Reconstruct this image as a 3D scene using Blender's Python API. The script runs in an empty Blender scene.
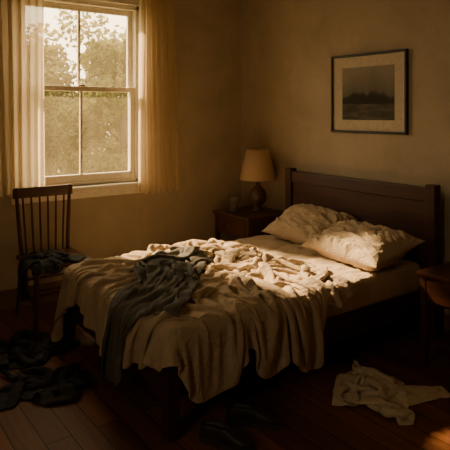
import bpy, bmesh, math, random, time
import numpy as np
from mathutils import Vector, Matrix, noise
T0=time.time()
random.seed(7); np.random.seed(7)
scene=bpy.context.scene
col=scene.collection
# ------------------------------------------------------------------ materials
def newmat(name):
    m=bpy.data.materials.new(name); m.use_nodes=True
    nt=m.node_tree; b=nt.nodes['Principled BSDF']
    return m,nt,b
def nd(nt,t,**kw):
    n=nt.nodes.new(t)
    for k,v in kw.items(): setattr(n,k,v)
    return n
def ramp(nt,stops):
    r=nd(nt,'ShaderNodeValToRGB'); e=r.color_ramp.elements
    e[0].position=stops[0][0]; e[0].color=(*stops[0][1],1)
    e[1].position=stops[-1][0]; e[1].color=(*stops[-1][1],1)
    for p,c in stops[1:-1]:
        x=e.new(p); x.color=(*c,1)
    return r
def coords(nt,scale=(1,1,1),rot=(0,0,0),kind='Object'):
    tc=nd(nt,'ShaderNodeTexCoord'); mp=nd(nt,'ShaderNodeMapping')
    mp.inputs['Scale'].default_value=scale; mp.inputs['Rotation'].default_value=rot
    nt.links.new(tc.outputs[kind],mp.inputs['Vector']); return mp.outputs['Vector']
def noisen(nt,vec,scale,detail=4,rough=.55,dist=0):
    n=nd(nt,'ShaderNodeTexNoise'); n.inputs['Scale'].default_value=scale
    n.inputs['Detail'].default_value=detail; n.inputs['Roughness'].default_value=rough
    n.inputs['Distortion'].default_value=dist
    nt.links.new(vec,n.inputs['Vector']); return n.outputs['Fac']
def bump(nt,b,h,strength,dist=.01,chain=None):
    n=nd(nt,'ShaderNodeBump'); n.inputs['Strength'].default_value=strength; n.inputs['Distance'].default_value=dist
    nt.links.new(h,n.inputs['Height'])
    if chain: nt.links.new(chain,n.inputs['Normal'])
    nt.links.new(n.outputs['Normal'],b.inputs['Normal']); return n.outputs['Normal']
def m_plaster(name,c1,c2):
    m,nt,b=newmat(name); v=coords(nt)
    f=noisen(nt,v,2.2,8,.65,.4); r=ramp(nt,[(.3,c1),(.7,c2)]); nt.links.new(f,r.inputs[0])
    nt.links.new(r.outputs[0],b.inputs['Base Color']); b.inputs['Roughness'].default_value=.85
    c=bump(nt,b,noisen(nt,v,14,8,.7),.35,.01)
    bump(nt,b,noisen(nt,v,3,5,.6),.3,.03,c); return m
def m_wood(name,c1,c2,axis=2,rough=.4,scale=14):
    m,nt,b=newmat(name); s=[scale]*3; s[axis]=scale*.08
    v=coords(nt,tuple(s)); f=noisen(nt,v,1,8,.65,1.2)
    r=ramp(nt,[(.3,c1),(.72,c2)]); nt.links.new(f,r.inputs[0])
    nt.links.new(r.outputs[0],b.inputs['Base Color']); b.inputs['Roughness'].default_value=rough
    bump(nt,b,f,.15,.004); return m
def m_fabric(name,c1,c2,wr=.4,weave=900,sheen=.15,crease=.35):
    m,nt,b=newmat(name); v=coords(nt)
    f=noisen(nt,v,7,5,.6); r=ramp(nt,[(.3,c1),(.7,c2)]); nt.links.new(f,r.inputs[0])
    nt.links.new(r.outputs[0],b.inputs['Base Color']); b.inputs['Roughness'].default_value=.9
    b.inputs['Sheen Weight'].default_value=sheen; b.inputs['Sheen Tint'].default_value=(*c2,1)
    b.inputs['Specular IOR Level'].default_value=.15
    # linen creases: ridged noise
    n=noisen(nt,v,9,3,.5,1.6)
    s=nd(nt,'ShaderNodeMath',operation='SUBTRACT'); s.inputs[1].default_value=.5; nt.links.new(n,s.inputs[0])
    a=nd(nt,'ShaderNodeMath',operation='ABSOLUTE'); nt.links.new(s.outputs[0],a.inputs[0])
    q=nd(nt,'ShaderNodeMath',operation='POWER'); q.inputs[1].default_value=.6; nt.links.new(a.outputs[0],q.inputs[0])
    c0=bump(nt,b,q.outputs[0],crease,-.03)
    c=bump(nt,b,noisen(nt,v,22,6,.62,1.2),wr,.014,c0)
    bump(nt,b,noisen(nt,v,weave,2),.12,.001,c); return m
def m_plain(name,c,rough=.5,metal=0,spec=.5):
    m,nt,b=newmat(name); v=coords(nt); f=noisen(nt,v,30,4)
    r=ramp(nt,[(.3,tuple(x*.88 for x in c)),(.7,tuple(min(1,x*1.08) for x in c))]); nt.links.new(f,r.inputs[0])
    nt.links.new(r.outputs[0],b.inputs['Base Color'])
    b.inputs['Roughness'].default_value=rough; b.inputs['Metallic'].default_value=metal
    b.inputs['Specular IOR Level'].default_value=spec; return m
def m_sheer(name,c,transp=.3,transl=.6):
    m=bpy.data.materials.new(name); m.use_nodes=True; nt=m.node_tree; nt.nodes.clear()
    o=nd(nt,'ShaderNodeOutputMaterial'); d=nd(nt,'ShaderNodeBsdfDiffuse'); t=nd(nt,'ShaderNodeBsdfTranslucent'); tr=nd(nt,'ShaderNodeBsdfTransparent')
    v=coords(nt,(1,1,.25)); f=noisen(nt,v,260,2); r=ramp(nt,[(.3,tuple(x*.9 for x in c)),(.7,c)]); nt.links.new(f,r.inputs[0])
    for n in(d,t): nt.links.new(r.outputs[0],n.inputs['Color'])
    a=nd(nt,'ShaderNodeMixShader'); a.inputs[0].default_value=transl; nt.links.new(d.outputs[0],a.inputs[1]); nt.links.new(t.outputs[0],a.inputs[2])
    e=nd(nt,'ShaderNodeMixShader'); e.inputs[0].default_value=transp; nt.links.new(a.outputs[0],e.inputs[1]); nt.links.new(tr.outputs[0],e.inputs[2])
    nt.links.new(e.outputs[0],o.inputs[0]); return m
M_wall=m_plaster('plaster_wall',(.405,.335,.230),(.550,.465,.330))
M_ceil=m_plaster('plaster_ceiling',(.46,.40,.30),(.58,.51,.39))
M_base=m_plain('painted_trim',(.20,.14,.08),.45)
M_win=m_plain('window_paint',(.86,.80,.66),.4)
M_dark=m_wood('dark_wood_z',(.030,.010,.004),(.085,.028,.010),2)
M_darkY=m_wood('dark_wood_y',(.030,.010,.004),(.085,.028,.010),1)
M_darkX=m_wood('dark_wood_x',(.028,.010,.004),(.08,.026,.010),0)
M_ns=m_wood('nightstand_wood',(.045,.016,.007),(.11,.040,.015),1,.32)
M_nsz=m_wood('nightstand_leg_wood',(.045,.016,.007),(.11,.040,.015),2,.35)
M_chair=m_wood('chair_wood',(.040,.015,.007),(.10,.038,.016),2,.35)
M_sheet=m_fabric('sheet_linen',(.50,.40,.27),(.60,.49,.345),.25)
M_duvet=m_fabric('duvet_linen',(.48,.38,.255),(.58,.47,.325),.22,crease=.45)
M_pillow=m_fabric('pillow_linen',(.50,.40,.27),(.60,.49,.345),.3,crease=.4)
M_throw=m_fabric('throw_wool',(.100,.098,.086),(.160,.154,.130),.25,500)
M_navy=m_fabric('dark_cotton',(.022,.024,.027),(.055,.057,.058),.3)
M_denim=m_fabric('denim_cloth',(.032,.040,.048),(.070,.080,.088),.3)
M_cream=m_fabric('cream_cotton',(.62,.54,.40),(.76,.67,.51),.2)
M_black=m_plain('shoe_leather',(.025,.021,.018),.5)
M_sole=m_plain('shoe_sole',(.045,.04,.034),.7)
M_brass=m_plain('aged_brass',(.35,.22,.09),.35,1)
M_lampb=m_plain('lamp_ceramic',(.12,.07,.036),.25)
M_shade=m_sheer('lampshade_linen',(.78,.60,.38),.0,.4)
M_curt=m_sheer('sheer_curtain',(.92,.79,.56),.20,.66)
M_frame=m_plain('frame_black',(.012,.009,.007),.5)
M_mat=m_plain('mat_board',(.62,.54,.40),.8)
# floor
M_floor,nt,b=newmat('floorboards')
v=coords(nt,(1,1,1),(0,0,math.pi/2)); br=nd(nt,'ShaderNodeTexBrick')
br.inputs['Color1'].default_value=(.0,.0,.0,1); br.inputs['Color2'].default_value=(1,1,1,1); br.inputs['Mortar'].default_value=(.5,.5,.5,1)
br.inputs['Scale'].default_value=1; br.inputs['Mortar Size'].default_value=.0028; br.inputs['Mortar Smooth'].default_value=.2
br.inputs['Brick Width'].default_value=2.1; br.inputs['Row Height'].default_value=.135; br.offset=.37
nt.links.new(v,br.inputs['Vector'])
g=noisen(nt,coords(nt,(30,1.6,1)),1,9,.7,1.0)
r=ramp(nt,[(.25,(.11,.043,.015)),(.5,(.20,.082,.029)),(.78,(.30,.132,.050))]); nt.links.new(g,r.inputs[0])
mx=nd(nt,'ShaderNodeMix',data_type='RGBA',blend_type='MULTIPLY'); mx.inputs[0].default_value=1
pr=ramp(nt,[(0,(.6,.58,.55)),(1,(1.15,1.1,1.05))]); nt.links.new(br.outputs['Color'],pr.inputs[0])
nt.links.new(r.outputs[0],mx.inputs[6]); nt.links.new(pr.outputs[0],mx.inputs[7])
m2=nd(nt,'ShaderNodeMix',data_type='RGBA'); nt.links.new(br.outputs['Fac'],m2.inputs[0]); nt.links.new(mx.outputs[2],m2.inputs[6]); m2.inputs[7].default_value=(.008,.004,.002,1)
nt.links.new(m2.outputs[2],b.inputs['Base Color']); b.inputs['Specular IOR Level'].default_value=.25
rr=nd(nt,'ShaderNodeMapRange'); rr.inputs[3].default_value=.45; rr.inputs[4].default_value=.7; nt.links.new(g,rr.inputs[0]); nt.links.new(rr.outputs[0],b.inputs['Roughness'])
inv=nd(nt,'ShaderNodeMath',operation='MULTIPLY'); inv.inputs[1].default_value=-1; nt.links.new(br.outputs['Fac'],inv.inputs[0])
c=bump(nt,b,inv.outputs[0],.8,.006); bump(nt,b,g,.12,.004,c)
# glass
M_glass=bpy.data.materials.new('window_glass'); M_glass.use_nodes=True; nt=M_glass.node_tree; nt.nodes.clear()
o=nd(nt,'ShaderNodeOutputMaterial'); tr=nd(nt,'ShaderNodeBsdfTransparent'); tl=nd(nt,'ShaderNodeBsdfTranslucent'); gl=nd(nt,'ShaderNodeBsdfGlossy')
tl.inputs['Color'].default_value=(1,.84,.52,1); gl.inputs['Roughness'].default_value=.05
f=noisen(nt,coords(nt),6,5); mr=nd(nt,'ShaderNodeMapRange'); mr.inputs[3].default_value=.01; mr.inputs[4].default_value=.04; nt.links.new(f,mr.inputs[0])
a=nd(nt,'ShaderNodeMixShader'); nt.links.new(mr.outputs[0],a.inputs[0]); nt.links.new(tr.outputs[0],a.inputs[1]); nt.links.new(tl.outputs[0],a.inputs[2])
e=nd(nt,'ShaderNodeMixShader'); e.inputs[0].default_value=.03; nt.links.new(a.outputs[0],e.inputs[1]); nt.links.new(gl.outputs[0],e.inputs[2]); nt.links.new(e.outputs[0],o.inputs[0])
M_dglass,nt,b=newmat('drinking_glass_mat'); b.inputs['Transmission Weight'].default_value=.8; b.inputs['Roughness'].default_value=.06; b.inputs['Base Color'].default_value=(.9,.85,.74,1); b.inputs['IOR'].default_value=1.25
M_water,nt,b=newmat('water'); b.inputs['Transmission Weight'].default_value=.9; b.inputs['Roughness'].default_value=.03; b.inputs['Base Color'].default_value=(.85,.80,.68,1); b.inputs['IOR'].default_value=1.33
# ------------------------------------------------------------------ mesh helpers
def obj_from_bm(name,bm,mat,parent=None,smooth=False):
    me=bpy.data.meshes.new(name); bm.to_mesh(me); bm.free()
    ob=bpy.data.objects.new(name,me); col.objects.link(ob)
    if mat: me.materials.append(mat)
    if smooth:
        for p in me.polygons: p.use_smooth=True
    if parent: par(ob,parent)
    return ob
def par(ob,p):
    ob.parent=p; ob.matrix_parent_inverse=Matrix.Translation(p.location).inverted()
def empty(name,loc):
    e=bpy.data.objects.new(name,None); e.location=loc; e.empty_display_size=.1; col.objects.link(e); return e
def add_box(bm,x0,x1,y0,y1,z0,z1,bev=0,seg=2):
    r=bmesh.ops.create_cube(bm,size=1); vs=r['verts']
    for v in vs:
        v.co=Vector(((x0+x1)/2+v.co.x*(x1-x0),(y0+y1)/2+v.co.y*(y1-y0),(z0+z1)/2+v.co.z*(z1-z0)))
    if bev:
        es=list({e for v in vs for e in v.link_edges})
        bmesh.ops.bevel(bm,geom=es,offset=bev,segments=seg,affect='EDGES',profile=.5)
def box(name,x0,x1,y0,y1,z0,z1,mat,parent=None,bev=.004,seg=2):
    bm=bmesh.new(); add_box(bm,x0,x1,y0,y1,z0,z1,bev,seg); return obj_from_bm(name,bm,mat,parent)
def boxes(name,lst,mat,parent=None,bev=.003):
    bm=bmesh.new()
    for l in lst: add_box(bm,*l,bev)
    return obj_from_bm(name,bm,mat,parent)
def lathe(name,prof,center,mat,parent=None,n=40):
    bm=bmesh.new(); rings=[]
    for r,z in prof:
        rings.append([bm.verts.new((center[0]+r*math.cos(2*math.pi*i/n),center[1]+r*math.sin(2*math.pi*i/n),center[2]+z)) for i in range(n)])
    for a,b_ in zip(rings,rings[1:]):
        for i in range(n): bm.faces.new((a[i],a[(i+1)%n],b_[(i+1)%n],b_[i]))
    bmesh.ops.remove_doubles(bm,verts=bm.verts,dist=1e-5)
    bmesh.ops.recalc_face_normals(bm,faces=bm.faces)
    return obj_from_bm(name,bm,mat,parent,True)
def rod(bm,p,q,r0,r1,n=12,bulge=None):
    p=Vector(p);q=Vector(q);d=(q-p); u=d.normalized().orthogonal().normalized(); w=d.normalized().cross(u)
    K=6; rings=[]
    for k in range(K+1):
        t=k/K; r=r0+(r1-r0)*t
        if bulge: r+=bulge*math.sin(math.pi*t)
        c=p+d*t
        rings.append([bm.verts.new(c+(u*math.cos(2*math.pi*i/n)+w*math.sin(2*math.pi*i/n))*r) for i in range(n)])
    for a,b_ in zip(rings,rings[1:]):
        for i in range(n): bm.faces.new((a[i],a[(i+1)%n],b_[(i+1)%n],b_[i]))
    bm.faces.new(rings[0][::-1]); bm.faces.new(rings[-1])
# ------------------------------------------------------------------ room
H=3.0; XL=-4.9; YF=-6.2
WX0,WX1,WZ0,WZ1=-2.38,-1.22,.98,2.68
VY0,VY1,VZ0,VZ1=-4.1,-3.40,1.25,2.2     # unseen opening added in the left wall as fill light
box('floor',XL-.2,.2,YF-.2,.0,-.12,0,M_floor,bev=0)
box('ceiling',XL-.2,.2,YF-.2,.28,H,H+.12,M_ceil,bev=0)
boxes('wall_back',[(XL-.2,WX0,0,.28,-.12,H),(WX1,.2,0,.28,-.12,H),(WX0,WX1,0,.28,-.12,WZ0),(WX0,WX1,0,.28,WZ1,H)],M_wall,bev=0)
box('wall_right',0,.2,YF-.2,0,-.12,H,M_wall,bev=0)
boxes('wall_left',[(XL-.2,XL,YF-.2,VY0,-.12,H),(XL-.2,XL,VY1,0,-.12,H),(XL-.2,XL,VY0,VY1,-.12,VZ0),(XL-.2,XL,VY0,VY1,VZ1,H)],M_wall,bev=0)
box('wall_front',XL,0,YF-.2,YF,-.12,H,M_wall,bev=0)
boxes('baseboard_back',[(XL,0,-.018,0,0,.15),(XL,0,-.026,0,0,.03),(XL,0,-.024,0,.15,.165)],M_base)
boxes('baseboard_right',[(-.018,0,YF,-.026,0,.15),(-.026,0,YF,-.026,0,.03),(-.024,0,YF,-.026,.15,.165)],M_base)
boxes('baseboard_left',[(XL,XL+.018,YF,-.026,0,.16)],M_base)
boxes('baseboard_front',[(XL+.018,-.018,YF,YF+.018,0,.16)],M_base)
W=empty('window_1',((WX0+WX1)/2,.1,WZ0))
cx=-1.80; mz=1.86
boxes('window_frame',[(WX0,WX0+.045,.03,.20,WZ0,WZ1),(WX1-.045,WX1,.03,.20,WZ0,WZ1),(WX0,WX1,.03,.20,WZ1-.045,WZ1),(WX0,WX1,.03,.22,WZ0,WZ0+.03)],M_win,W)
def sash(n,y,z0,z1,bot,top):
    x0,x1=WX0+.045,WX1-.045; s=.045
    boxes(n,[(x0,x0+s,y-.02,y+.02,z0,z1),(x1-s,x1,y-.02,y+.02,z0,z1),(x0+s,x1-s,y-.02,y+.02,z0,z0+bot),(x0+s,x1-s,y-.02,y+.02,z1-top,z1),(cx-.012,cx+.012,y-.015,y+.015,z0+bot,z1-top)],M_win,W,.004)
    box(n+'_glass',x0+s-.005,x1-s+.005,y-.002,y+.002,z0+bot-.005,z1-top+.005,M_glass,W,0)
sash('lower_sash',.07,WZ0+.03,mz+.025,.07,.045)
sash('upper_sash',.125,mz-.02,WZ1-.045,.045,.05)
boxes('window_sill',[(WX0-.09,WX1+.09,-.065,.05,WZ0-.035,WZ0),(WX0-.06,WX1+.06,-.02,0,WZ0-.11,WZ0-.035)],M_win,W,.006)
boxes('window_casing',[(WX0-.07,WX0+.005,-.02,.03,WZ0,WZ1+.07),(WX1-.005,WX1+.07,-.02,.03,WZ0,WZ1+.07),(WX0-.07,WX1+.07,-.02,.03,WZ1-.005,WZ1+.07)],M_win,W)
box('sash_latch',cx-.03,cx+.03,.03,.055,mz+.025,mz+.04,M_brass,W)
W2=empty('added_fill_window',(XL-.1,(VY0+VY1)/2,VZ0)); ym=(VY0+VY1)/2; zm=(VZ0+VZ1)/2  # added out-of-view window, lets in sky light to brighten the room
boxes('window_frame',[(XL-.15,XL-.08,VY0,VY0+.06,VZ0,VZ1),(XL-.15,XL-.08,VY1-.06,VY1,VZ0,VZ1),(XL-.15,XL-.08,VY0,VY1,VZ0,VZ0+.06),(XL-.15,XL-.08,VY0,VY1,VZ1-.06,VZ1),(XL-.14,XL-.09,VY0,VY1,zm-.025,zm+.025),(XL-.13,XL-.1,ym-.012,ym+.012,VZ0,VZ1)],M_win,W2)  # frame of the added fill window
boxes('window_casing',[(XL-.02,XL+.02,VY0-.07,VY0,VZ0,VZ1+.07),(XL-.02,XL+.02,VY1,VY1+.07,VZ0,VZ1+.07),(XL-.02,XL+.02,VY0,VY1,VZ1,VZ1+.07),(XL-.05,XL+.06,VY0-.08,VY1+.08,VZ0-.035,VZ0)],M_win,W2)  # casing of the added fill window
# curtain rod
R=empty('curtain_rod',(cx,-.13,2.88)); bm=bmesh.new(); rod(bm,(-2.75,-.13,2.885),(-.8,-.13,2.885),.012,.012)
rod(bm,(-2.7,-.13,2.885),(-2.7,0,2.885),.008,.008); rod(bm,(-.86,-.13,2.885),(-.86,0,2.885),.008,.008)
bmesh.ops.create_icosphere(bm,subdivisions=2,radius=.028,matrix=Matrix.Translation((-2.77,-.13,2.885))); bmesh.ops.create_icosphere(bm,subdivisions=2,radius=.028,matrix=Matrix.Translation((-.78,-.13,2.885)))
obj_from_bm('rod',bm,M_brass,R,True)
def curtain(name,x0t,x1t,x0b,x1b,z0,z1,folds,seed):
    nx,nz=150,60; bm=bmesh.new(); g=[]
    for j in range(nz+1):
        t=j/nz; z=z1+(z0-z1)*t; row=[]
        for i in range(nx+1):
            s=i/nx
            ph=2*math.pi*folds*(s+.04*math.sin(5*s+seed)+.02*t*math.sin(9*s+seed*2))
            x=(x0t+(x1t-x0t)*s)*(1-t)+(x0b+(x1b-x0b)*s)*t+.006*math.sin(ph*2+t*3)
            y=-.105+(.022+.010*math.sin(seed+s*11+t*2))*math.sin(ph)+.008*math.sin(t*5+s*4+seed)
            zz=z+(.006*math.sin(ph) if j==nz else 0)
            row.append(bm.verts.new((x,y,zz)))
        g.append(row)
    for j in range(nz):
        for i in range(nx): bm.faces.new((g[j][i],g[j][i+1],g[j+1][i+1],g[j+1][i]))
    return obj_from_bm(name,bm,M_curt,None,True)
curtain('curtain',-2.62,-2.20,-2.56,-2.20,.96,2.87,6,1.3)
curtain('curtain',-1.30,-.92,-1.31,-.86,.88,2.87,6,4.1)
# ------------------------------------------------------------------ bed
BY0,BY1=-2.43,-.95; FX=-2.28
Bd=empty('bed',(-1.2,(BY0+BY1)/2,0))
def post(name,x,y,z1,s=.04):
    boxes(name,[(x-s,x+s,y-s,y+s,0,z1)],M_dark,Bd,.006)
post('headboard_post_1',-.12,BY0-.02,1.12); post('headboard_post_2',-.12,BY1+.02,1.12)
boxes('headboard_panel',[(-.135,-.105,BY0+.02,BY1-.02,.30,1.02)],M_darkY,Bd)
boxes('headboard_rail',[(-.15,-.09,BY0+.015,BY1-.015,.99,1.095),(-.148,-.092,BY0+.02,BY1-.02,.30,.40)],M_darkY,Bd,.006)
post('foot_post_1',FX-.02,BY0+.02,.50,.036); post('foot_post_2',FX-.02,BY1-.03,.50,.036)
boxes('footboard',[(FX-.038,FX-.002,BY0+.05,BY1-.06,.20,.40)],M_darkY,Bd)
boxes('side_rail_1',[(FX,-.12,BY0+.005,BY0+.03,.20,.36)],M_darkX,Bd)
boxes('side_rail_2',[(FX,-.12,BY1-.06,BY1-.035,.20,.36)],M_darkX,Bd)
boxes('slats',[(-2.2+.2*i,-2.12+.2*i,BY0+.03,BY1-.06,.30,.325) for i in range(10)],M_darkY,Bd)
MX0,MX1,MY0,MY1,MZ0,MZ1=-2.25,-.17,BY0+.02,BY1-.02,.335,.545
bm=bmesh.new(); add_box(bm,MX0,MX1,MY0,MY1,MZ0,MZ1,.055,5)
bmesh.ops.subdivide_edges(bm,edges=[e for e in bm.edges if e.calc_length()>.3],cuts=70,use_grid_fill=True)
bmesh.ops.recalc_face_normals(bm,faces=bm.faces)
bm.normal_update()
for v in bm.verts:
    p=v.co
    n1=noise.noise(Vector((p.x*5+3*noise.noise(p*2),p.y*14,p.z*6))); n2=noise.noise(Vector((p.x*16,p.y*6+2,p.z*8)))
    ridge=(1-abs(n1)*2.4)
    up=1 if p.z>MZ1-.03 else .3
    v.co=p+v.normal*(.010*ridge+.006*n2)*up
obj_from_bm('mattress_with_sheet',bm,M_sheet,Bd,True)
# ------------------------------------------------------------------ nightstands
def nightstand(x0,x1,y0,y1,h):
    E=empty('nightstand',((x0+x1)/2,(y0+y1)/2,0))
    box('top',x0-.015,x1,y0-.015,y1+.015,h-.028,h,M_ns,E,.006)
    boxes('case',[(x0+.012,x1-.01,y0+.02,y1-.02,h-.20,h-.028)],M_ns,E)
    box('drawer_front',x0,x0+.014,y0+.05,y1-.05,h-.185,h-.045,M_ns,E,.004)
    for k,(a,c_) in enumerate([(x0+.022,y0+.022),(x0+.022,y1-.022),(x1-.03,y0+.022),(x1-.03,y1-.022)]):
        bm=bmesh.new(); add_box(bm,a-.022,a+.022,c_-.022,c_+.022,0,h-.028,.003)
        for v in bm.verts:
            if v.co.z<.1: v.co.x=a+(v.co.x-a)*.65; v.co.y=c_+(v.co.y-c_)*.65
        obj_from_bm('leg_%d'%(k+1),bm,M_nsz,E)
    boxes('shelf',[(x0+.03,x1-.04,y0+.03,y1-.03,.16,.18)],M_ns,E)
    yc=(y0+y1)/2
    bm=bmesh.new(); bmesh.ops.create_uvsphere(bm,u_segments=20,v_segments=12,radius=.015,matrix=Matrix.Translation((x0-.02,yc,h-.115)))
    rod(bm,(x0,yc,h-.115),(x0-.015,yc,h-.115),.006,.006)
    obj_from_bm('knob',bm,M_brass,E,True)
nightstand(-.56,-.04,-.84,-.30,.675)
nightstand(-.58,-.04,-3.20,-2.66,.62)
lc=(-.23,-.57,.675); L=empty('table_lamp',lc)
lathe('lamp_base',[(0,0),(.062,0),(.066,.008),(.058,.02),(.035,.03),(.03,.04),(.055,.065),(.082,.11),(.085,.15),(.07,.20),(.04,.235),(.022,.25),(.020,.27),(.026,.275),(.012,.285),(.010,.33),(0,.33)],lc,M_lampb,L)
lathe('bulb',[(0,.45),(.02,.445),(.03,.42),(.026,.385),(.013,.35),(.013,.33),(0,.33)],lc,m_plain('bulb_glass',(.7,.66,.58),.2),L)
lathe('lampshade',[(.182,.31),(.184,.313),(.110,.610),(.108,.610),(.180,.313),(.182,.31)],lc,M_shade,L,64)
bm=bmesh.new()
for k in range(3):
    a=k*2.094; rod(bm,(lc[0],lc[1],lc[2]+.59),(lc[0]+.109*math.cos(a),lc[1]+.109*math.sin(a),lc[2]+.60),.0025,.0025)
rod(bm,(lc[0]+.035,lc[1],lc[2]+.32),(lc[0]+.04,lc[1],lc[2]+.5),.002,.002); rod(bm,(lc[0]-.035,lc[1],lc[2]+.32),(lc[0]-.04,lc[1],lc[2]+.5),.002,.002)
rod(bm,(lc[0]+.04,lc[1],lc[2]+.5),(lc[0],lc[1],lc[2]+.62),.002,.002); rod(bm,(lc[0]-.04,lc[1],lc[2]+.5),(lc[0],lc[1],lc[2]+.62),.002,.002)
obj_from_bm('harp',bm,M_brass,L,True)
gc=(-.43,-.44,.6755); Gl=empty('drinking_glass',gc)
lathe('tumbler',[(0,0),(.036,0),(.042,.14),(.039,.14),(.033,.010),(0,.010)],gc,M_dglass,Gl)
lathe('water',[(0,.011),(.0325,.011),(.036,.085),(0,.085)],gc,M_water,Gl)
# ------------------------------------------------------------------ picture
yc,zc=-1.757,1.808; w2,h2=.40,.338
P=empty('framed_picture',(-.015,yc,zc))
f_=.020
boxes('frame',[(-.032,-.002,yc-w2,yc-w2+f_,zc-h2,zc+h2),(-.032,-.002,yc+w2-f_,yc+w2,zc-h2,zc+h2),(-.032,-.002,yc-w2+f_,yc+w2-f_,zc-h2,zc-h2+f_),(-.032,-.002,yc-w2+f_,yc+w2-f_,zc+h2-f_,zc+h2)],M_frame,P,.003)
box('mat_board',-.014,-.006,yc-w2+f_,yc+w2-f_,zc-h2+f_,zc+h2-f_,M_mat,P,0)
M_art,nt,b=newmat('landscape_print')
tc=nd(nt,'ShaderNodeTexCoord'); sp=nd(nt,'ShaderNodeSeparateXYZ'); nt.links.new(tc.outputs['Generated'],sp.inputs[0])
mp=nd(nt,'ShaderNodeMapping'); mp.inputs['Scale'].default_value=(0,1.3,.25); nt.links.new(tc.outputs['Generated'],mp.inputs[0])
nh=noisen(nt,mp.outputs[0],1.6,5,.5)
ad=nd(nt,'ShaderNodeMath',operation='MULTIPLY_ADD'); nt.links.new(nh,ad.inputs[0]); ad.inputs[1].default_value=-.8; nt.links.new(sp.outputs['Z'],ad.inputs[2])
rs=ramp(nt,[(.0,(.025,.024,.019)),(.05,(.04,.038,.03)),(.10,(.15,.138,.105)),(.50,(.30,.27,.205))]); nt.links.new(ad.outputs[0],rs.inputs[0])
mp2=nd(nt,'ShaderNodeMapping'); mp2.inputs['Scale'].default_value=(0,1.5,9); nt.links.new(tc.outputs['Generated'],mp2.inputs[0])
n2=noisen(nt,mp2.outputs[0],2,6,.6)
ms=ramp(nt,[(.3,(.03,.028,.022)),(.7,(.15,.138,.105))]); nt.links.new(n2,ms.inputs[0])
gt=nd(nt,'ShaderNodeMath',operation='GREATER_THAN'); nt.links.new(sp.outputs['Z'],gt.inputs[0]); gt.inputs[1].default_value=.30
mm=nd(nt,'ShaderNodeMix',data_type='RGBA'); nt.links.new(gt.outputs[0],mm.inputs[0]); nt.links.new(ms.outputs[0],mm.inputs[6]); nt.links.new(rs.outputs[0],mm.inputs[7])
nt.links.new(mm.outputs[2],b.inputs['Base Color']); b.inputs['Roughness'].default_value=.6; b.inputs['Specular IOR Level'].default_value=.2
box('landscape_print',-.016,-.0135,yc-.275,yc+.275,zc-.225,zc+.225,M_art,P,0)
# ------------------------------------------------------------------ chair (faces -Y)
CX0,CX1,CYB,CYF,SH=-2.44,-2.00,-.22,-.64,.49
C=empty('dining_chair',((CX0+CX1)/2,(CYB+CYF)/2,0)); cm=(CX0+CX1)/2
bm=bmesh.new(); add_box(bm,CX0-.015,CX1+.015,CYF-.02,CYB+.03,SH-.035,SH,.012,3)
obj_from_bm('seat',bm,M_chair,C)
bm=bmesh.new()
for sx in(-1,1):
    xb=cm+sx*.19
    rod(bm,(xb+sx*.03,CYB+.03,0),(xb,CYB,SH-.02),.013,.018,12,.003)
    rod(bm,(xb,CYB+.005,SH-.02),(xb+sx*.035,CYB+.055,1.03),.017,.013,12,.002)
    rod(bm,(xb+sx*.03,CYF-.02,0),(xb,CYF+.03,SH-.02),.013,.019,12,.005)
obj_from_bm('legs',bm,M_chair,C,True)
bm=bmesh.new()
for sx in(-1,1): rod(bm,(cm+sx*.205,CYB+.015,.20),(cm+sx*.205,CYF,.20),.009,.009,10,.004)
ymid=(CYB+CYF)/2
rod(bm,(cm-.2,ymid,.20),(cm+.2,ymid,.20),.009,.009,10,.004); rod(bm,(cm-.2,CYF+.01,.30),(cm+.2,CYF+.01,.30),.009,.009,10,.004)
rod(bm,(cm-.2,CYB+.01,.28),(cm+.2,CYB+.01,.28),.009,.009,10,.003)
obj_from_bm('stretchers',bm,M_chair,C,True)
bm=bmesh.new()
for k in range(6):
    t=(k+.5)/6-.5; rod(bm,(cm+t*.36,CYB+.01,SH-.01),(cm+t*.42,CYB+.05,.985),.008,.007,8,.002)
obj_from_bm('spindles',bm,M_chair,C,True)
bm=bmesh.new(); add_box(bm,cm-.25,cm+.25,CYB+.04,CYB+.065,.965,1.05,.01,3)
for v in bm.verts: v.co.z-= .10*abs(v.co.x-cm)**2/.25
obj_from_bm('top_rail',bm,M_chair,C)
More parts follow.
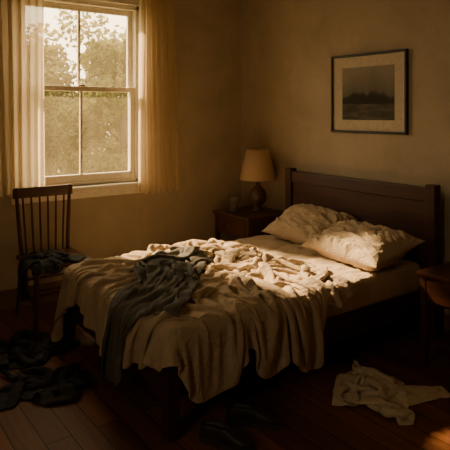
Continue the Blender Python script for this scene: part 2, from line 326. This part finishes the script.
# ------------------------------------------------------------------ shoes
def shoe(loc,rot):
    E=empty('shoe',loc); Mx=Matrix.Translation(loc)@Matrix.Rotation(rot,4,'Z')
    ts=np.linspace(0,1,29)
    wt=np.interp(ts,[0,.04,.15,.35,.55,.72,.88,.97,1],[.008,.025,.036,.035,.040,.047,.042,.022,.006])
    ht=np.interp(ts,[0,.04,.15,.35,.48,.6,.75,.88,.97,1],[.055,.075,.082,.078,.075,.06,.045,.038,.025,.012])
    bm=bmesh.new(); rings=[]; n=24
    for t,w,h in zip(ts,wt,ht):
        row=[]
        for i in range(n+1):
            a=math.pi*i/n; y=w*math.copysign(abs(math.cos(a))**.7,math.cos(a)); z=.022+h*math.sin(a)**.6
            if .03<t<.46 and abs(y)<w*.72:
                z-=.055*min(1,(w*.72-abs(y))/.006)*min(1,(t-.03)/.04)*min(1,(.46-t)/.05)
            row.append(bm.verts.new(Mx@Vector((-.145+.29*t,y+.008*math.sin(t*3),z))))
        rings.append(row)
    for a,b_ in zip(rings,rings[1:]):
        for i in range(n): bm.faces.new((a[i],a[i+1],b_[i+1],b_[i]))
    obj_from_bm('upper',bm,M_black,E,True)
    bm=bmesh.new()
    out=[(-.150+.30*t,w+.005+.008*math.sin(t*3)) for t,w in zip(ts,wt)]+[(-.150+.30*t,-w-.005+.008*math.sin(t*3)) for t,w in list(zip(ts,wt))[::-1]]
    bt=[bm.verts.new(Mx@Vector((x,y,.0))) for x,y in out]; tp=[bm.verts.new(Mx@Vector((x,y,.026))) for x,y in out]
    bm.faces.new(bt[::-1]); bm.faces.new(tp)
    for i in range(len(out)): j=(i+1)%len(out); bm.faces.new((bt[i],bt[j],tp[j],tp[i]))
    bmesh.ops.recalc_face_normals(bm,faces=bm.faces)
    obj_from_bm('sole',bm,M_sole,E)
    bm=bmesh.new()
    for k in range(5):
        x=.005+k*.015; zz=.099-.009*k
        for s in(-1,1):
            rod(bm,Mx@Vector((x,-.022*s,zz-.012)),Mx@Vector((x+.006*s,.022*s,zz-.010)),.0022,.0022,6,.004)
    obj_from_bm('laces',bm,M_sole,E,True)
shoe((-2.11,-2.63,0),math.radians(-62)); shoe((-1.88,-2.56,0),math.radians(-48))
# ------------------------------------------------------------------ cloth (position based dynamics)
def hashpairs(X,d):
    c=np.floor(X/d).astype(np.int64)+2000
    key=(c[:,0]*8192+c[:,1])*8192+c[:,2]; order=np.argsort(key,kind='stable'); ks=key[order]; n=len(X)
    I=[];J=[]; ar=np.arange(n)
    for dx in(-1,0,1):
        for dy in(-1,0,1):
            for dz in(-1,0,1):
                if (dx,dy,dz)<(0,0,0): continue
                tgt=key+(dx*8192+dy)*8192+dz; st=np.searchsorted(ks,tgt,'left')
                for k in range(5):
                    idx=np.minimum(st+k,n-1); ok=(st+k<n)&(ks[idx]==tgt); j=order[idx]
                    if (dx,dy,dz)==(0,0,0): ok&=(j>ar)
                    I.append(ar[ok]); J.append(j[ok])
    return np.concatenate(I),np.concatenate(J)
def pbd(P0,Rst,steps,collide,dt=1/280,bend=.06,bend2=0.,shear=.3,selfd=.016,every=3,static=None,damp=.995,fric=.3,late=.95,vmax=2.5,mu=.1,grabs=(),its=1):
    nx,ny,_=P0.shape; P=P0.reshape(-1,3).astype(float).copy(); Rf=Rst.reshape(-1,Rst.shape[-1]).astype(float)
    ii,jj=np.meshgrid(np.arange(nx),np.arange(ny),indexing='ij'); G=[]
    def addc(di,dj,mod,lim,k):
        m=(ii+di<nx)&(jj+dj<ny)&(jj+dj>=0)
        drv=ii if di else jj
        for par_ in range(2):
            sel=m&(((drv%mod)//lim)==par_)
            a=(ii*ny+jj)[sel]; b_=((ii+di)*ny+jj+dj)[sel]
            G.append((a,b_,np.linalg.norm(Rf[a]-Rf[b_],axis=1),k))
    if bend2: addc(4,0,8,4,bend2); addc(0,4,8,4,bend2)
    addc(2,0,4,2,bend); addc(0,2,4,2,bend)
    addc(1,1,2,1,shear); addc(1,-1,2,1,shear)
    addc(1,0,2,1,1.); addc(0,1,2,1,1.)
    V=np.zeros_like(P); nS=0 if static is None else len(static); sp=np.median(G[-1][2])
    GR=[]
    for (s_,t_,rad,mv,a0,a1) in grabs:
        c0=Rf[int(s_*(nx-1))*ny+int(t_*(ny-1))]; idx=np.where(np.linalg.norm(Rf-c0,axis=1)<rad)[0]; GR.append([idx,np.array(mv,float),a0,a1,None])
    for s in range(steps):
        V[:,2]-=9.8*dt; sp_=np.linalg.norm(V,axis=1); f=np.minimum(1,vmax/np.maximum(sp_,1e-6)); V*=f[:,None]
        Q=P+V*dt
        for it in range(its):
            for g_ in GR:
                idx,mv,a0,a1,base=g_
                if a0<=s<a1:
                    if base is None: g_[4]=base=P[idx].copy()
                    u=(s-a0)/(a1-a0); sm=u*u*(3-2*u); Q[idx]=base+np.array([mv[0]*sm,mv[1]*sm,mv[2]*(math.sin(math.pi*min(1,u*1.0)) if mv[2]>0 else sm)])
            for a,b_,r0,k in G:
                d=Q[b_]-Q[a]; Ld=np.sqrt((d*d).sum(1))+1e-9
                c_=(.5*k*(Ld-r0)/Ld)[:,None]*d; Q[a]+=c_; Q[b_]-=c_
        touch=np.zeros(len(P),bool)
        if selfd and s%every==0:
            X=Q if not nS else np.vstack([Q,static]); n=len(Q)
            I,J=hashpairs(X,selfd)
            ok=(I<n)|(J<n); I=I[ok];J=J[ok]
            both=(I<n)&(J<n)
            far=np.ones(len(I),bool); far[both]=np.linalg.norm(Rf[I[both]]-Rf[J[both]],axis=1)>sp*1.6
            I=I[far];J=J[far]
            d=X[I]-X[J]; Ld=np.sqrt((d*d).sum(1))+1e-9; cl=Ld<selfd; I=I[cl];J=J[cl];d=d[cl];Ld=Ld[cl]
            if len(I):
                mag=(selfd-Ld)/Ld; wi=np.where(J>=n,1.,.5)*(I<n); wj=np.where(I>=n,1.,.5)*(J<n)
                D=np.zeros((len(X),3)); cnt=np.bincount(I,minlength=len(X))+np.bincount(J,minlength=len(X))
                for ax in range(3):
                    D[:,ax]=np.bincount(I,weights=d[:,ax]*mag*wi,minlength=len(X))-np.bincount(J,weights=d[:,ax]*mag*wj,minlength=len(X))
                D/=np.maximum(1,cnt*.6)[:,None]; Q+=D[:n]; touch|=cnt[:n]>0
        t2=collide(Q)
        Q[t2,:2]=P[t2,:2]+mu*(Q[t2,:2]-P[t2,:2])
        V=(Q-P)/dt*(damp if s<steps*.6 else late)
        V[t2]*=fric; V[touch]*=.6
        P=Q
    return P.reshape(nx,ny,3)
def boxsdf(Q,lo,hi,r,th):
    lo=np.array(lo);hi=np.array(hi); c=(lo+hi)/2; h=(hi-lo)/2-r
    p=Q-c; q=np.abs(p)-h; qm=np.maximum(q,0); ln=np.sqrt((qm*qm).sum(1)); mxq=q.max(1)
    d=ln+np.minimum(mxq,0)-r; hit=d<th
    out=hit&(ln>1e-9)
    n=np.zeros_like(Q); n[out]=(qm[out]*np.sign(p[out]))/ln[out][:,None]
    ins=hit&(ln<=1e-9); ax=q[ins].argmax(1); k=np.where(ins)[0]; n[k,ax]=np.sign(p[k,ax])
    Q[hit]+=n[hit]*(th-d[hit])[:,None]
    return hit
def fbm(x,y,z,o=3): return noise.fractal(Vector((x,y,z)),1.0,2.0,o)
def gridmesh(name,P,mat,th,seg=1):
    nx,ny,_=P.shape; me=bpy.data.meshes.new(name)
    V=[tuple(p) for p in P.reshape(-1,3)]
    F=[(i*ny+j,(i+1)*ny+j,(i+1)*ny+j+1,i*ny+j+1) for i in range(nx-1) for j in range(ny-1)]
    me.from_pydata(V,[],F); me.materials.append(mat)
    for p in me.polygons: p.use_smooth=True
    o=bpy.data.objects.new(name,me); col.objects.link(o)
    if th: s=o.modifiers.new('Solidify','SOLIDIFY'); s.thickness=th; s.offset=0
    s=o.modifiers.new('Subsurf','SUBSURF'); s.levels=1; s.render_levels=1
    return o
def smooth(P,k=1,a=.5):
    for _ in range(k):
        Q=P.copy(); Q[1:-1,1:-1]=P[1:-1,1:-1]*(1-a)+a*.25*(P[2:,1:-1]+P[:-2,1:-1]+P[1:-1,2:]+P[1:-1,:-2]); P=Q
    return P
def bedcol(Q,off=0.,hm=None):
    t=boxsdf(Q,(FX-.06-off,MY0-.055-off,.0),(-.10,MY1+.03+off,.555),.07,.008)
    f=Q[:,2]<.008; Q[f,2]=.008
    w=Q[:,0]>-.16; Q[w,0]=-.16
    return t|f
# duvet
nx,ny=160,162
Rd=np.zeros((nx,ny,2)); Pd=np.zeros((nx,ny,3)); LX,LY=2.78,2.82; NO=.23; FO=.17
for i in range(nx):
    X=LX*i/(nx-1)
    ymin=.10*math.exp(-((X-.92)/.12)**2)+.03*math.sin(X*9+1)+.26*min(1,max(0,(X-1.80)/.35))**1.5+.32*max(0,1-X/.40)**1.3
    for j in range(ny):
        t=j/(ny-1); Y=ymin+(LY-ymin)*t
        X_=X+.05*max(0,1-X/.5)*math.sin(Y*4)
        Rd[i,j]=(X_+.05*math.sin(Y*5+1)*(X/LX),Y)
        if X_<FO: x=-2.34-FO+X_
        else:
            u=(X_-FO); x=-2.34+.745*u-.09*u*u
        y=-2.48-NO+Y if Y<NO else -2.48+(Y-NO)*.675
        th=.5+1.5*fbm(X*.9,Y*.9,3,2)
        ph=(X*math.cos(th)+Y*math.sin(th)); ph2=(-X*math.sin(th)+Y*math.cos(th))
        k=(1 if NO<Y<2.5 else .3)*(.75+.3*min(1,X/1.0))
        z=.665+k*(.042*math.sin(2*math.pi*ph/.23+3*fbm(X*1.3,Y*1.3,8))+.032*math.sin(2*math.pi*ph2/.19+3.5*fbm(X*1.5,Y*1.5,28)))+.07*fbm(X*3,Y*3,1)*min(1,X+.3)
        xx=x+(.09*math.sin(3.2*y+.6)+.05*math.sin(9*y))*(X/LX)**2
        Pd[i,j]=(xx+.01*fbm(X*6,Y*6,5),y+.01*fbm(X*6,Y*6,15),z)
grabs=[(.55,.50,.05,(-.16,-.06,.14),80,190),(.75,.30,.05,(-.20,.14,.12),90,210),(.92,.72,.06,(-.26,-.12,.14),100,220),
 (.33,.75,.05,(.14,-.14,.12),80,190),(.60,.80,.05,(-.10,-.18,.14),110,220),(.95,.45,.06,(-.30,.05,.15),90,220),
 (.40,.33,.05,(.14,.12,.12),100,210),(.22,.55,.05,(.12,.04,.10),90,200),(.70,.58,.04,(.08,-.16,.12),210,300),(.80,.85,.05,(-.14,-.12,.1),200,290),(.50,.66,.04,(.12,.10,.12),210,300),
 (.85,.55,.04,(-.18,.10,.12),220,310),(.65,.40,.04,(.12,.14,.12),220,310),(.45,.85,.04,(.05,-.16,.1),220,300),(.45,.52,.04,(.02,-.14,.1),300,380),(.75,.72,.04,(-.15,.0,.1),305,385),
 (.30,.40,.04,(.10,.10,.10),220,300),(.55,.25,.04,(-.06,.14,.10),225,310),(.28,.62,.04,(.10,-.10,.10),300,380),(.62,.62,.04,(.10,.10,.12),310,390),(.88,.35,.04,(-.14,.06,.12),310,390)]
Pd=pbd(Pd,Rd,450,bedcol,bend=.035,bend2=.008,selfd=.0165,grabs=grabs,mu=.035)
Pd=smooth(Pd,1,.15)
gridmesh('duvet',Pd,M_duvet,.009)
print('duvet',time.time()-T0)
# throw blanket
hm=np.full((140,140),.56); pts=Pd.reshape(-1,3)
gx=((pts[:,0]+2.4)/.02).astype(int); gy=((pts[:,1]+2.6)/.02).astype(int); ok=(gx>=0)&(gx<140)&(gy>=0)&(gy<140)
np.maximum.at(hm,(gx[ok],gy[ok]),pts[ok,2])
def thrcol(Q):
    t=bedcol(Q,.03)
    a=((Q[:,0]+2.4)/.02).astype(int); b_=((Q[:,1]+2.6)/.02).astype(int)
    k=(Q[:,0]>FX+.02)&(Q[:,1]>MY0+.04)&(Q[:,1]<MY1-.03)&(a<140)&(b_<140)
    kk=np.where(k)[0]; h=hm[a[kk],b_[kk]]+.010; lo=Q[kk,2]<h; Q[kk[lo],2]=h[lo]; t[kk[lo]]=True
    return t
nx,ny=54,96
A=Vector((-1.40,-1.28)); B=Vector((-2.50,-2.18)); dv=(B-A); ln=dv.length; dv.normalize(); sv=Vector((dv.y,-dv.x))
Rt=np.zeros((nx,ny,2)); Pt=np.zeros((nx,ny,3))
for i in range(nx):
    for j in range(ny):
        s=i/(nx-1)-.5; t=j/(ny-1)
        Rt[i,j]=(s*.88,t*(1.56+.14*math.sin(s*5)))
        wd=.30+.18*t; c_=A+dv*(ln*t)+sv*(s*wd+.10*math.sin(t*6.5))
        z=.89+.06*math.sin(s*.88/.17*2*math.pi+3*fbm(s*2,t*3,4))+.07*fbm(s*3,t*7,2)
        Pt[i,j]=(c_.x,c_.y,z)
tg=[(.2,.2,.05,(-.08,-.12,.12),110,210),(.8,.3,.05,(-.12,.10,.12),120,230),(.5,.45,.05,(.12,.1,.12),120,230),(.15,.6,.05,(.12,.05,.1),130,240),(.7,.1,.05,(.05,-.16,.12),200,290)]
Pt=pbd(Pt,Rt,430,thrcol,bend=.03,selfd=.015,static=pts,mu=.05,grabs=tg)
gridmesh('throw_blanket',smooth(Pt,1,.3),M_throw,.006)
print('throw',time.time()-T0)
def floorcol(Q):
    f=Q[:,2]<.008; Q[f,2]=.008; return f
def pile(name,cx,cy,w,d,seed,mat,n=60,z0=.50,mv=(.12,.05),rot=0,coll=floorcol,th=.005,base=0.,steps=560,ex=1.,more=()):
    Rp=np.zeros((n,n,2)); Pp=np.zeros((n,n,3)); ca,sa=math.cos(rot),math.sin(rot)
    hz=min(z0,.95*.5*math.hypot(w,d)+.03)
    for i in range(n):
        for j in range(n):
            a=(i/(n-1)-.5)*w; b_=(j/(n-1)-.5)*d; Rp[i,j]=(a,b_)
            r=math.hypot(a,b_); th_=math.atan2(b_,a)
            rr_=r*(.42+.20*math.sin(5*th_+seed)+.10*math.sin(9*th_+2*seed)+.1*fbm(a*4+seed,b_*4,3))
            X=rr_*math.cos(th_)*ex; Y=rr_*math.sin(th_)
            Z=base+hz-.80*r+.02*fbm(a*7+seed,b_*7,3)
            Pp[i,j]=(cx+X*ca-Y*sa,cy+X*sa+Y*ca,Z)
    Pp[:,:,2]=np.maximum(Pp[:,:,2],base+.02)
    gr=[(.5,.5,.04,(mv[0],mv[1],-(hz-.07)),0,210),(.2,.3,.04,(.05,.10,.10),240,340),(.8,.7,.04,(-.08,-.06,.12),250,350)]+list(more)
    Pp=pbd(Pp,Rp,steps,coll,bend=.10,bend2=.03,selfd=min(w,d)/n*.95,mu=.4,grabs=gr)
    return gridmesh(name,smooth(Pp,1,.3),mat,th)
pile('clothes_pile',-2.62,-.96,1.1,.92,3.3,M_navy,n=66,rot=.2)
pile('clothes_pile',-2.62,-1.52,1.0,.80,8.1,M_navy,n=64,rot=-.5,ex=1.1)
cc=(-1.10,-2.74)
fold=[(.08,.08,.05,(.22,.08,.16),240,350),(.92,.92,.05,(-.22,-.10,.16),260,370),(.1,.9,.05,(.12,-.20,.16),340,440),(.9,.1,.05,(-.12,.20,.16),350,450)]
pile('crumpled_shirt',cc[0],cc[1],1.02,.94,12.7,M_cream,n=70,rot=1.1,ex=.95,mv=(.0,.0),more=fold)
def chaircol(Q):
    t=boxsdf(Q,(CX0-.02,CYF-.03,SH-.06),(CX1+.02,CYB+.05,SH+.004),.015,.008)
    k=(Q[:,1]>CYB-.03)&(Q[:,2]>SH-.1); Q[k,1]=CYB-.03
    f=Q[:,2]<.008; Q[f,2]=.008
    return t|f|k
pile('draped_garment',-2.31,-.50,.86,.72,5.5,M_denim,n=60,rot=.35,coll=chaircol,base=SH,z0=.40,mv=(.02,.03),ex=1.,more=[(.9,.5,.05,(-.10,.02,.12),340,440),(.5,.9,.05,(.02,-.06,.14),340,440)])
print('piles',time.time()-T0)
# pillows
def pillow(name,cx,cy,cz,tilt,yaw,roll,seed,th0=.088,Ly=.72):
    nx,ny=90,130; Lx=.48; bm=bmesh.new()
    Mx=Matrix.Translation((cx,cy,cz))@Matrix.Rotation(yaw,4,'Z')@Matrix.Rotation(roll,4,'X')@Matrix.Rotation(tilt,4,'Y')
    def P(s,t,side):
        u=2*s-1; v_=2*t-1
        e=(1-abs(u)**2.6)*(1-abs(v_)**3.0); th=th0*max(0,e)**.55
        pin=1+.05*abs(u)**6*abs(v_)**6
        x=u*Lx/2*(1-.06*(1-abs(v_)**3)*abs(u)**3)*pin; y=v_*Ly/2*(1-.05*(1-abs(u)**3)*abs(v_)**3)*pin
        q=Vector((u*1.6+seed,v_*1.6,side)); wv=noise.noise(q)*1.2
        rd=noise.noise(Vector((math.atan2(u+.2*wv,1.15-abs(v_))*5+seed,abs(v_)*1.5,side*2+v_)))
        n1=1-2.2*abs(noise.noise(Vector((u*3.2+wv*2+seed,v_*2.0+wv*1.5,side*3))))
        n2=1-2.2*abs(noise.noise(Vector((u*6.2+wv*3+seed+7,v_*3.5+wv*2.5,side*3))))
        n3=noise.noise(Vector((u*9+seed+wv*3,v_*7,side*4)))
        k=min(1,e*3)
        z=side*(th+k*(.016*n1+.008*n2+.020*rd+.005*n3))+.016*noise.noise(Vector((u*1.5+seed,v_*1.5,9)))
        c_=Mx@Vector((x,y,z))
        fl=MZ1+.012+.004*n1
        if c_.z<fl: c_.z=fl-(.004 if side<0 else 0)
        if c_.x>-.155: c_.x=-.155
        return c_
    top=[[bm.verts.new(P(i/nx,j/ny,1)) for j in range(ny+1)] for i in range(nx+1)]
    bot=[[top[i][j] if i in(0,nx) or j in(0,ny) else bm.verts.new(P(i/nx,j/ny,-1)) for j in range(ny+1)] for i in range(nx+1)]
    for i in range(nx):
        for j in range(ny):
            bm.faces.new((top[i][j],top[i+1][j],top[i+1][j+1],top[i][j+1]))
            bm.faces.new((bot[i][j],bot[i][j+1],bot[i+1][j+1],bot[i+1][j]))
    obj_from_bm(name,bm,M_pillow,None,True)
pillow('pillow',-.36,-1.44,.685,math.radians(-24),.10,math.radians(3),1.0,.088,.70)
pillow('pillow',-.50,-2.09,.675,math.radians(-14),-.10,math.radians(-2),5.0,.100,.78)
# ------------------------------------------------------------------ outside
M_grass=m_plain('grass',(.08,.08,.03),.95)
bm=bmesh.new(); add_box(bm,-25,25,.28,45,-.7,-.5); obj_from_bm('ground_outside',bm,M_grass)
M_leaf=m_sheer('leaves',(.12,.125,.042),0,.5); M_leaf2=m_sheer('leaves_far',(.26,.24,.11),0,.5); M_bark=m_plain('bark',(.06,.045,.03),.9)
def tree(x,y,hh,rad,nl,seed,ml,ls=1.):
    rs=np.random.RandomState(seed)
    E=empty('tree',(x,y,-.5)); bm=bmesh.new(); rod(bm,(x,y,-.5),(x+.1,y,hh*.6),.12,.05)
    cl=[]
    for k in range(26):
        a=rs.rand()*6.28; r=rad*rs.rand()**.5; z=hh*(.08+.82*rs.rand()); sc=1-.5*max(0,z/hh-.5)*2
        c=(x+r*sc*math.cos(a),y+r*sc*math.sin(a)*.7,z); cl.append((c,rad*(.25+.22*rs.rand())))
        if k%3==0: rod(bm,(x+.05,y,min(z*.7,hh*.55)),c,.03,.008,6)
    obj_from_bm('trunk',bm,M_bark,E,True)
    per=nl//26; V=[];F=[]
    for c,r in cl:
        d=rs.randn(per,3); d/=np.linalg.norm(d,axis=1)[:,None]; p=np.array(c)+d*r*(rs.rand(per,1)**.4)
        for q in p:
            u=rs.randn(3); u/=np.linalg.norm(u); w=np.cross(u,rs.randn(3)); w/=np.linalg.norm(w); s=(.06+.05*rs.rand())*ls
            k=len(V); V+= [q-u*s,q+w*s*.55,q+u*s,q-w*s*.55]; F.append((k,k+1,k+2,k+3))
    me=bpy.data.meshes.new('foliage'); me.from_pydata([tuple(v) for v in V],[],F); me.materials.append(ml)
    o=bpy.data.objects.new('foliage',me); col.objects.link(o); par(o,E)
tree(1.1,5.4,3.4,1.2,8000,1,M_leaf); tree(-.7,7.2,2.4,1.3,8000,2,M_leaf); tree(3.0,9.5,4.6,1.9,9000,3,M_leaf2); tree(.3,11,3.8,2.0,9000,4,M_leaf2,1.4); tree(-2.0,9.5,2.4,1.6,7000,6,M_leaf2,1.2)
M_fac=m_plain('pale_facade',(.46,.40,.29),.9); M_fw=m_plain('facade_window',(.2,.19,.15),.3)
Bl=empty('building',(-3.5,14,-.5)); box('facade',-8,.4,14,18,-.5,4.6,M_fac,Bl,0)
boxes('facade_windows',[(xx,xx+.8,13.96,14.0,zz,zz+1.3) for xx in(-6,-4.2,-2.6,-1.0) for zz in(.6,2.8)],M_fw,Bl,0)
# ------------------------------------------------------------------ light
w=bpy.data.worlds.new('World'); scene.world=w; w.use_nodes=True; bg=w.node_tree.nodes['Background']
bg.inputs[0].default_value=(1.0,.765,.46,1); bg.inputs[1].default_value=6.8
sd=bpy.data.lights.new('sun','SUN'); sd.energy=23; sd.angle=math.radians(3.5); sd.color=(1,.66,.34)
so=bpy.data.objects.new('sun',sd); so.rotation_euler=Vector((.31,-1,-.73)).to_track_quat('-Z','Y').to_euler(); so.location=(-3,6,6); col.objects.link(so)
def portal(n,loc,rot,sx,sy):
    pd=bpy.data.lights.new(n,'AREA'); pd.shape='RECTANGLE'; pd.size=sx; pd.size_y=sy; pd.cycles.is_portal=True
    po=bpy.data.objects.new(n,pd); po.location=loc; po.rotation_euler=rot; col.objects.link(po)
portal('window_portal',((WX0+WX1)/2,.24,(WZ0+WZ1)/2),(math.radians(-90),0,0),WX1-WX0,WZ1-WZ0)
portal('window_portal',(XL-.17,ym,zm),(math.radians(90),0,math.radians(-90)),VY1-VY0,VZ1-VZ0)  # sky portal for the added fill window
cd=bpy.data.cameras.new('camera'); cd.lens=44.8; cd.sensor_width=36; cd.shift_y=-.251; cd.clip_start=.05
co=bpy.data.objects.new('camera',cd); co.location=(-3.74,-4.87,1.65); co.rotation_euler=(math.pi/2,0,-math.radians(35.87)); col.objects.link(co); scene.camera=co
print('done',time.time()-T0)
